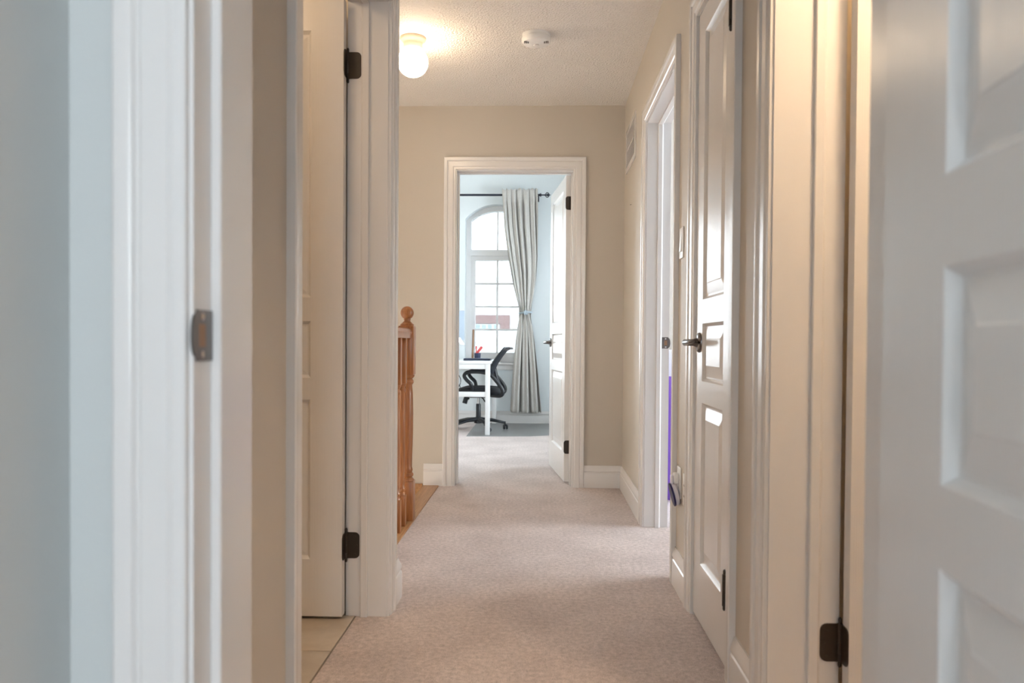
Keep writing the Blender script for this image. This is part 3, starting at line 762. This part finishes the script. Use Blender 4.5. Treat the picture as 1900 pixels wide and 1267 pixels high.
globe_lamp((0.98, 1.28, HC), globe_wash, 'lit globe lamp in the small room behind the right wall')

sd = empty('smoke_detector', (-0.03, 3.87, HC)); tag(sd, 'round white smoke detector on the hall ceiling', 'smoke detector')
m = MB(); m.lathe([(0.070, 0), (0.070, -0.010), (0.067, -0.013), (0.067, -0.016), (0.0715, -0.018), (0.0715, -0.034), (0.066, -0.042), (0.050, -0.047), (0.020, -0.050), (0.002, -0.0502)], 40); m.build('housing', plastic_white, sd, smooth=True, angle=35)
m = MB(); m.lathe([(0.014, -0.049), (0.014, -0.053), (0.011, -0.0545), (0.001, -0.0545)], 20); m.build('test_button', plastic_white, sd, smooth=True, angle=35)
for s in (-1, 1):
    for k in range(3):
        m = MB(); m.box(-0.0017, -0.009, -0.0045, 0.0017, 0.009, 0.001)
        m.build('vent_slot', dark_inside, sd, loc=(s * 0.048 + (k - 1) * 0.0085, -0.026, -0.0445))

# return-air grille
gy0, gy1, gz_0, gz_1 = 4.425, 4.90, 1.975, 2.235
ag = empty('wall_grille', (0.53, (gy0 + gy1) / 2, gz_0)); tag(ag, 'white louvred air grille high on the right wall', 'grille')
L = (gy1 - gy0) / 2; Hh = gz_1 - gz_0
def rect_frame_x(y0, z0, y1, z1, w, x0, x1):
    m = rect_frame(y0, z0, y1, z1, w, x0, x1); m.v = [(y, x, z) for (x, y, z) in m.v]; return m
rect_frame_x(-L, 0, L, Hh, 0.028, -0.0075, -0.0005).build('frame', trim_white, ag)
m = MB(); m.box(-0.0012, -L + .02, 0.02, -0.0004, L - .02, Hh - .02); m.build('backing', paint('grille_shade', (0.42, 0.37, 0.32), 0.9), ag)
s0 = None
for k in range(20):
    y = -L + 0.042 + (2 * L - 0.084) * k / 19
    if s0 is None:
        m = MB(); m.prism([(-0.0065, -0.006), (-0.0050, -0.006), (-0.0015, 0.006), (-0.0030, 0.006)], 0.027, Hh - 0.027, 'xy'); s0 = m.build('slat', trim_white, ag); s = s0
    else: s = s0.copy(); C.objects.link(s); s.parent = ag
    s.location = (0, y, 0)
m = MB(); m.box(-0.0072, -L + .02, Hh / 2 - .004, -0.0035, L - .02, Hh / 2 + .004); m.build('cross_bar', trim_white, ag)

# light switch, outlets
def plate(name, y, z, label, cat):
    r = empty(name, (0.53, y, z)); tag(r, label, cat)
    m = MB(); m.box(-0.0055, -0.036, -0.058, -0.0002, 0.036, 0.058); m.build('cover_plate', plastic_white, r, bevel=0.003)
    return r
sw = plate('light_switch', 2.955, 1.303, 'white rocker light switch between the doorway and the closet', 'light switch')
m = MB(); m.prism([(-0.005, -0.033), (-0.0105, -0.033), (-0.0065, 0.033), (-0.005, 0.033)], -0.0165, 0.0165, 'xz'); m.build('rocker', plastic_white, sw)
for s in (-1, 1): screw(sw, (-0.0057, 0, s * 0.046), 'x', 0.003, plastic_white)
def outlet(y, z, label):
    r = plate('wall_outlet', y, z, label, 'outlet'); r['group'] = 'outlets beside the closet'
    for s in (-1, 1):
        m = MB(); m.lathe([(0.017, -0.0072), (0.017, -0.005)], 20, axis='x'); f = m.build('socket_face', plastic_white, r, loc=(0, 0, s * 0.0195))
        for yy in (-0.006, 0.006):
            q = MB(); q.box(-0.0076, yy - .001, -0.004, -0.0070, yy + .001, 0.004); q.build('slot', dark_inside, f)
    return r
outlet(2.955, 0.405, 'white outlet plate holding the plug-in freshener')
outlet(2.835, 0.395, 'plain white outlet plate next to the closet casing')
fr = empty('plug_in_freshener', (0.5225, 2.955, 0.335)); tag(fr, 'white plug-in air freshener disc with a navy rim in the outlet', 'air freshener')
m = MB(); m.box(-0.018, -0.020, 0.066, 0.0, 0.020, 0.105); m.build('plug_body', plastic_white, fr, bevel=0.005)
m = MB(); m.box(-0.028, -0.014, 0.060, -0.0185, 0.014, 0.098); m.build('neck', lilac, fr, bevel=0.005)
dk = MB(); dk.lathe([(0.030, -0.0), (0.040, 0.004), (0.042, 0.010), (0.042, 0.016), (0.038, 0.021), (0.02, 0.023)], 28, axis='x')
disc = dk.build('disc', lilac, fr, loc=(-0.022, 0, 0.022), smooth=True, angle=40); disc.rotation_euler.y = radians(-14)
rg = MB(); rg.lathe([(0.040, -0.002), (0.0435, -0.002), (0.0445, 0.001), (0.0435, 0.005), (0.0405, 0.005)], 28, axis='x'); rg.build('navy_rim', navy, disc, smooth=True, angle=40)
m = MB(); m.tube([(0.55, 0, 0), (0.522, 0, 0.001)], 0.0012, 6); m.lathe([(0.0025, 0.521), (0.0025, 0.523)], 8, axis='x')
tag(m.build('nail', bronze, loc=None), 'small dark nail in the right wall below the grille', 'nail')
bpy.data.objects['nail'].location = (0.0, 4.62, 1.74)

# ------------------------------------------------------------------ study: desk, chair, things on the desk
DX1, DX0, DY0, DY1, DZ = -0.492, -1.10, 7.745, 8.93, 0.737
dk = empty('desk', ((DX0 + DX1) / 2, DY0, 0)); tag(dk, 'white desk with straight legs under the study window', 'desk')
ox, oy = (DX0 + DX1) / 2, DY0
def P(name, x0, y0, z0, x1, y1, z1, mat=desk_white, parent=dk, bv=0.002):
    m = MB(); m.box(x0 - ox, y0 - oy, z0, x1 - ox, y1 - oy, z1); return m.build(name, mat, parent, bevel=bv)
P('tabletop', DX0, DY0, DZ - 0.022, DX1, DY1, DZ)
lg = 0.047
for x in (DX0 + .004, DX1 - lg - .004):
    for y in (DY0 + .004, DY1 - lg - .004): P('leg', x, y, 0.0065 if x > -0.8 else 0.0, x + lg, y + lg, DZ - 0.0225)
P('end_bar', DX0 + lg + .004, DY0 + .008, 0.385, DX1 - lg - .004, DY0 + .038, 0.435)
P('end_apron', DX0 + lg + .004, DY0 + .008, DZ - 0.075, DX1 - lg - .004, DY0 + .028, DZ - 0.0225)
P('end_apron', DX0 + lg + .004, DY1 - .03, DZ - 0.075, DX1 - lg - .004, DY1 - .01, DZ - 0.0225)
P('back_bar', DX0 + .010, DY0 + lg + .004, 0.385, DX0 + .04, DY1 - lg - .004, 0.435)
dr = P('drawer', DX0 + .06, DY0 + .14, DZ - 0.068, DX1 - .03, DY0 + .62, DZ - 0.024)

CX, CY = -0.648, 8.25
ch = empty('office_chair', (CX, CY, 0), radians(0)); tag(ch, 'black mesh-back office chair on casters pushed up to the white desk', 'chair')
# star base, five arms, casters
m = MB(); m.lathe([(0.045, 0.075), (0.048, 0.10), (0.038, 0.135), (0.030, 0.14)], 20); m.build('base_hub', black_plastic, ch, smooth=True)
for k in range(5):
    a = radians(6 + 72 * k); R = 0.285
    m = MB(); m.tube([(0.02 * cos(a), 0.02 * sin(a), 0.115), (R * 0.5 * cos(a), R * 0.5 * sin(a), 0.108), (R * cos(a), R * sin(a), 0.078)], [0.030, 0.024, 0.017], 8, flat=0.75)
    m.build('base_arm', black_plastic, ch, smooth=True, angle=50)
    cst = MB(); tang = a + radians(40 * (k - 2))
    wx, wy = R * cos(a), R * sin(a)
    cst.lathe([(0.004, 0.045), (0.007, 0.05), (0.007, 0.08), (0.004, 0.085)], 8)
    for s in (-1, 1):
        i0 = len(cst.v); cst.lathe([(0.020, s * 0.006), (0.026, s * 0.008), (0.026, s * 0.020), (0.020, s * 0.024)], 16, axis='y')
        cst.v[i0:] = [(x + 0.012, y, z + 0.0262) for x, y, z in cst.v[i0:]]
    cst.lathe([(0.016, 0.036), (0.022, 0.046), (0.014, 0.056)], 12, cx=0.006)
    cst.build('caster', black_plastic, ch, loc=(wx, wy, 0.0075), rotz=tang, smooth=True)
m = MB(); m.lathe([(0.026, 0.13), (0.026, 0.275), (0.022, 0.28)], 18); m.build('gas_column', black_plastic, ch, smooth=True)
m = MB(); m.lathe([(0.013, 0.275), (0.013, 0.36)], 14); m.build('piston', chrome, ch, smooth=True)
m = MB(); m.box(-0.10, -0.07, 0.345, 0.12, 0.07, 0.392); m.build('tilt_mechanism', black_plastic, ch, bevel=0.012)
m = MB(); m.tube([(-0.10, -0.03, 0.35), (-0.13, -0.03, 0.335), (-0.145, -0.03, 0.285)], [0.022, 0.026, 0.026], 12); m.build('tension_knob', black_plastic, ch, smooth=True, angle=50)
m = MB(); m.tube([(0.02, -0.06, 0.36), (0.06, -0.16, 0.345), (0.085, -0.21, 0.315)], 0.006, 8); m.build('height_lever', black_plastic, ch, smooth=True)
# seat cushion: rounded slab, chair faces -x
m = MB(); prof = []
nA, rows = 40, [(0.86, 0.392), (0.97, 0.398), (1.0, 0.415), (1.0, 0.435), (0.95, 0.455), (0.80, 0.466), (0.45, 0.470)]
for (s, z) in rows:
    for k in range(nA):
        a = 2 * pi * k / nA; c, d = cos(a), sin(a)
        ex = 0.235 * math.copysign(abs(c) ** 0.55, c) * s; ey = 0.245 * math.copysign(abs(d) ** 0.55, d) * s
        front = max(0.0, -ex - 0.12)
        m.v.append((ex, ey, z - front * 0.18 - (0.012 * (1 - abs(ey) / 0.25) if z > .46 else 0)))
for j in range(len(rows) - 1):
    for k in range(nA):
        m.f.append((j * nA + k, j * nA + (k + 1) % nA, (j + 1) * nA + (k + 1) % nA, (j + 1) * nA + k)); m.mi.append(0)
m.f += [tuple(range(nA)), tuple((len(rows) - 1) * nA + k for k in range(nA))]; m.mi += [0, 0]
m.build('seat', seat_black, ch, smooth=True, angle=60)
# backrest: bent mesh panel with a rim, leaning back to +x
def back_xz(t):     # t 0 bottom .. 1 top
    return (0.160 + 0.010 * t + 0.155 * t ** 1.55, 0.595 + 0.275 * t)
m = MB(); nu, nv = 12, 12
for s in (0, 1):
    for j in range(nv + 1):
        t = j / nv; x, z = back_xz(t); hw = 0.205 + 0.02 * sin(pi * t)
        for i in range(nu + 1):
            u = i / nu * 2 - 1; m.v.append((x - 0.045 * u * u + (0.006 if s else -0.006), u * hw, z))
o_ = (nu + 1) * (nv + 1)
for j in range(nv):
    for i in range(nu):
        a = j * (nu + 1) + i
        m.f.append((a, a + 1, a + nu + 2, a + nu + 1)); m.f.append((a + o_, a + o_ + nu + 1, a + o_ + nu + 2, a + o_ + 1)); m.mi += [0, 0]
m.build('backrest', mesh_back, ch, smooth=True, angle=80)
rim = []
def bp_(t, u): x, z = back_xz(t); return (x - 0.045 * u * u, u * (0.205 + 0.02 * sin(pi * t)), z)
for k in range(13): rim.append(bp_(0, -1 + k / 6))
for k in range(1, 13): rim.append(bp_(k / 12, 1))
for k in range(1, 13): rim.append(bp_(1, 1 - k / 6))
for k in range(1, 13): rim.append(bp_(1 - k / 12, -1))
m = MB(); m.tube(rim, 0.011, 8); m.build('backrest_rim', black_plastic, ch, smooth=True, angle=80)
m = MB(); m.tube([bp_(0.97, -1 + k / 6) for k in range(13)], 0.015, 8); m.tube([(bp_(1, 0)[0], -.10, bp_(1, 0)[2]), (bp_(1, 0)[0] + .028, 0, bp_(1, 0)[2] - .004), (bp_(1, 0)[0], .10, bp_(1, 0)[2])], 0.012, 8)
m.build('top_rail', paint('dark_grey_rail', (0.10, 0.09, 0.09), 0.5), ch, smooth=True, angle=80)
m = MB(); m.tube([(0.10, 0, 0.37), (0.215, 0, 0.385), (0.225, 0, 0.46), (0.185, 0, 0.58), (0.172, 0, 0.66)], [0.022, 0.024, 0.022, 0.02, 0.016], 10, flat=1.7, up=(0, 1, 0)); m.build('back_bracket', black_plastic, ch, smooth=True, angle=60)
for s in (-1, 1):
    y = s * 0.262
    pts = [(-0.045, s * .235, 0.440), (-0.060, y, 0.50), (-0.105, y, 0.545), (-0.128, y, 0.585), (-0.100, y, 0.618), (-0.03, y, 0.627), (0.06, y, 0.622), (0.14, y, 0.598), (0.205, y, 0.53), (0.262, y, 0.455), (0.268, y, 0.405), (0.235, s * .235, 0.380), (0.15, s * .20, 0.382)]
    # smooth the loop
    sp = []
    for i in range(len(pts) - 1):
        p0, p1, p2, p3 = [Vector(pts[min(max(q, 0), len(pts) - 1)]) for q in (i - 1, i, i + 1, i + 2)]
        for q in range(5):
            t = q / 5; sp.append(tuple(0.5 * ((2 * p1) + (-p0 + p2) * t + (2 * p0 - 5 * p1 + 4 * p2 - p3) * t * t + (-p0 + 3 * p1 - 3 * p2 + p3) * t ** 3)))
    sp.append(pts[-1])
    m = MB(); m.tube(sp, 0.0195, 10, flat=1.15, up=(0, 1, 0)); m.build('armrest', black_plastic, ch, smooth=True, angle=70)

# clear mat under the chair
mt = MB(); mt.prism([(-0.72, 7.66), (-0.1, 7.72), (0.62, 8.10), (0.62, 8.94), (-0.72, 8.94)], 0.001, 0.006, 'xy')
tag(mt.build('chair_mat', mat_clear, loc=(-0.2, 8.2, 0)), 'clear vinyl mat on the carpet under the office chair', 'mat')

lp = empty('laptop', (-0.66, 8.30, DZ)); tag(lp, 'closed dark blue laptop lying on the white desk', 'laptop')
m = MB(); m.box(-0.145, -0.11, 0.0005, 0.135, 0.11, 0.013); m.build('base', laptop_mat, lp, bevel=0.003)
m = MB(); m.box(-0.145, -0.11, 0.0145, 0.135, 0.11, 0.022); m.build('lid', laptop_mat, lp, bevel=0.003)
cp = empty('pencil_cup', (-0.70, 8.72, DZ)); tag(cp, 'dark blue pencil cup on the desk by the window', 'cup')
m = MB(); m.lathe([(0.030, 0.0005), (0.033, 0.003), (0.037, 0.072), (0.0345, 0.072), (0.031, 0.006), (0.002, 0.006)], 24); m.build('cup_body', navy_cup, cp, smooth=True, angle=40)
def stick(name, label, cat, mat, p, q, r, n=8):
    m = MB(); m.tube([p, q], r, n); o = m.build(name, mat, loc=p, smooth=True); return tag(o, label, cat, 'things standing in the pencil cup')
stick('wooden_stick', 'tall brown wooden stick standing behind the pencil cup', 'stick', brown_wood, (-0.760, 8.78, DZ + .001), (-0.762, 8.905, DZ + .335), 0.012)
m = MB(); m.box(-0.015, -0.006, -0.05, 0.015, 0.006, 0.055); sc = m.build('marker', pink_red, loc=None, bevel=0.004); sc.location = (-0.682, 8.705, DZ + .10); sc.rotation_euler = (0, radians(38), 0)
tag(sc, 'coral red marker leaning out of the pencil cup', 'marker', 'things standing in the pencil cup')
m = MB(); m.tube([(-0.712, 8.72, DZ + .012), (-0.714, 8.722, DZ + .12)], 0.006, 8); m.lathe([(0.008, 0.12), (0.009, 0.125), (0.009, 0.145), (0.006, 0.15)], 10, cx=-0.714, cy=8.722, cz=DZ)
tag(m.build('pen', pink_red, loc=(-0.712, 8.72, DZ + .012), smooth=True), 'thin red pen upright in the pencil cup', 'pen', 'things standing in the pencil cup')
mo = empty('monitor', (-1.00, 8.60, DZ)); tag(mo, 'pale computer monitor at the far end of the desk', 'monitor')
m = MB(); m.box(-0.09, -0.07, 0.0005, 0.09, 0.07, 0.012); m.build('stand_base', plastic_white, mo, bevel=0.003)
m = MB(); m.box(-0.02, -0.012, 0.012, 0.02, 0.012, 0.30); m.build('stand_neck', plastic_white, mo)
m = MB(); m.box(-0.26, -0.036, 0.215, 0.165, -0.0125, 0.54); m.build('screen_shell', monitor_mat, mo, bevel=0.004)
m = MB(); m.box(-0.262, -0.040, 0.5405, 0.167, -0.010, 0.546); m.build('top_edge', plastic_white, mo)
dl = empty('desk_lamp', (-0.955, 8.10, DZ)); tag(dl, 'white desk lamp with a lit tilted head at the desk edge', 'lamp')
m = MB(); m.lathe([(0.06, 0.0005), (0.06, 0.012), (0.05, 0.016), (0.01, 0.018)], 24); m.build('lamp_base', plastic_white, dl, smooth=True, angle=40)
m = MB(); m.tube([(0, 0, 0.017), (-0.03, 0, 0.12), (-0.02, 0, 0.20), (0.05, 0, 0.235)], 0.007, 8); m.build('lamp_arm', plastic_white, dl, smooth=True)
m = MB(); m.prism([(0.035, 0.245), (0.120, 0.238), (0.165, 0.170), (0.130, 0.172), (0.098, 0.228), (0.04, 0.232)], -0.02, 0.02); m.build('lamp_head', led, dl)
def cord(name, label, pts, r=0.004):
    sp = []
    for i in range(len(pts) - 1):
        p0, p1, p2, p3 = [Vector(pts[min(max(q, 0), len(pts) - 1)]) for q in (i - 1, i, i + 1, i + 2)]
        for q in range(6):
            t = q / 6; sp.append(tuple(0.5 * ((2 * p1) + (-p0 + p2) * t + (2 * p0 - 5 * p1 + 4 * p2 - p3) * t * t + (-p0 + 3 * p1 - 3 * p2 + p3) * t ** 3)))
    sp.append(pts[-1])
    m = MB(); m.tube(sp, r, 6); return tag(m.build(name, black_plastic, loc=pts[-1], smooth=True), label, 'cord')
cord('power_cord', 'thin black cord hanging below the desk edge', [(-0.84, 7.88, DZ - .069), (-0.835, 7.88, 0.62), (-0.80, 7.88, 0.53), (-0.87, 7.90, 0.38), (-0.93, 7.93, 0.20), (-0.97, 7.97, 0.005)])
cord('adapter_cord', 'looped black adapter cord under the desk beside the chair seat', [(-0.98, 7.83, 0.005), (-0.95, 7.83, 0.30), (-0.90, 7.83, 0.50), (-0.85, 7.83, 0.51), (-0.80, 7.83, 0.478), (-0.84, 7.83, 0.36), (-0.93, 7.80, 0.005)])

# purple hamper glimpsed in the right bedroom
hp = empty('laundry_hamper', (0.90, 4.72, 0)); tag(hp, 'purple fabric hamper with pale rim just inside the right bedroom', 'hamper')
m = MB(); m.lathe([(0.15, 0.0), (0.155, 0.01), (0.165, 0.35), (0.172, 0.74), (0.165, 0.74), (0.155, 0.02), (0.01, 0.02)], 32); m.build('hamper_body', purple, hp, smooth=True, angle=40)
m = MB(); m.lathe([(0.174, 0.735), (0.176, 0.75), (0.170, 0.88), (0.162, 0.89), (0.162, 0.735)], 32); m.build('hamper_rim', lilac, hp, smooth=True, angle=40)

# ------------------------------------------------------------------ outdoors: street and the house opposite
g = MB(); g.box(-60, 9.6, -3.3, 60, 110, -3.1); tag(g.build('ground_outside', ground_mat), 'pale ground outside the window', 'ground', kind='structure')
hs = empty('neighbour_house', (-3.0, 50, -3.1)); tag(hs, 'pale house with a brick band across the street seen through the window', 'house')
zb = 3.1
def HB(name, x0, y0, z0, x1, y1, z1, mat, parent=None):
    m = MB(); m.box(x0 + 3.0, y0, z0 + zb, x1 + 3.0, y1, z1 + zb); return m.build(name, mat, parent or hs)
HB('wall', -9.0, 0.0, -3.1, 4.0, 7, 2.1, house_white)
HB('brick_band', -4.2, -0.15, 2.15, -1.95, -0.001, 2.70, brick_far)
HB('brick_pier', -2.55, -0.16, 1.75, -1.95, -0.151 + .15, 2.149, brick_far)
wf = HB('window', -4.2, -0.12, 1.78, -2.6, -0.001, 2.12, house_white)
for k in range(4): HB('pane', -4.12 + 0.38 * k, -0.14, 1.82, -3.84 + 0.38 * k, -0.121, 2.08, house_pane, wf)
m = MB(); m.prism([(-9.3 + 3, 2.7 + zb), (4.3 + 3, 2.7 + zb), (0.5 + 3, 5.2 + zb), (-5.5 + 3, 5.2 + zb)], 0.0, 7.4); m.build('roof', house_white, hs)
HB('wall_top', -9.0, 0.02, 2.1, 4.0, 7, 2.7, house_white)
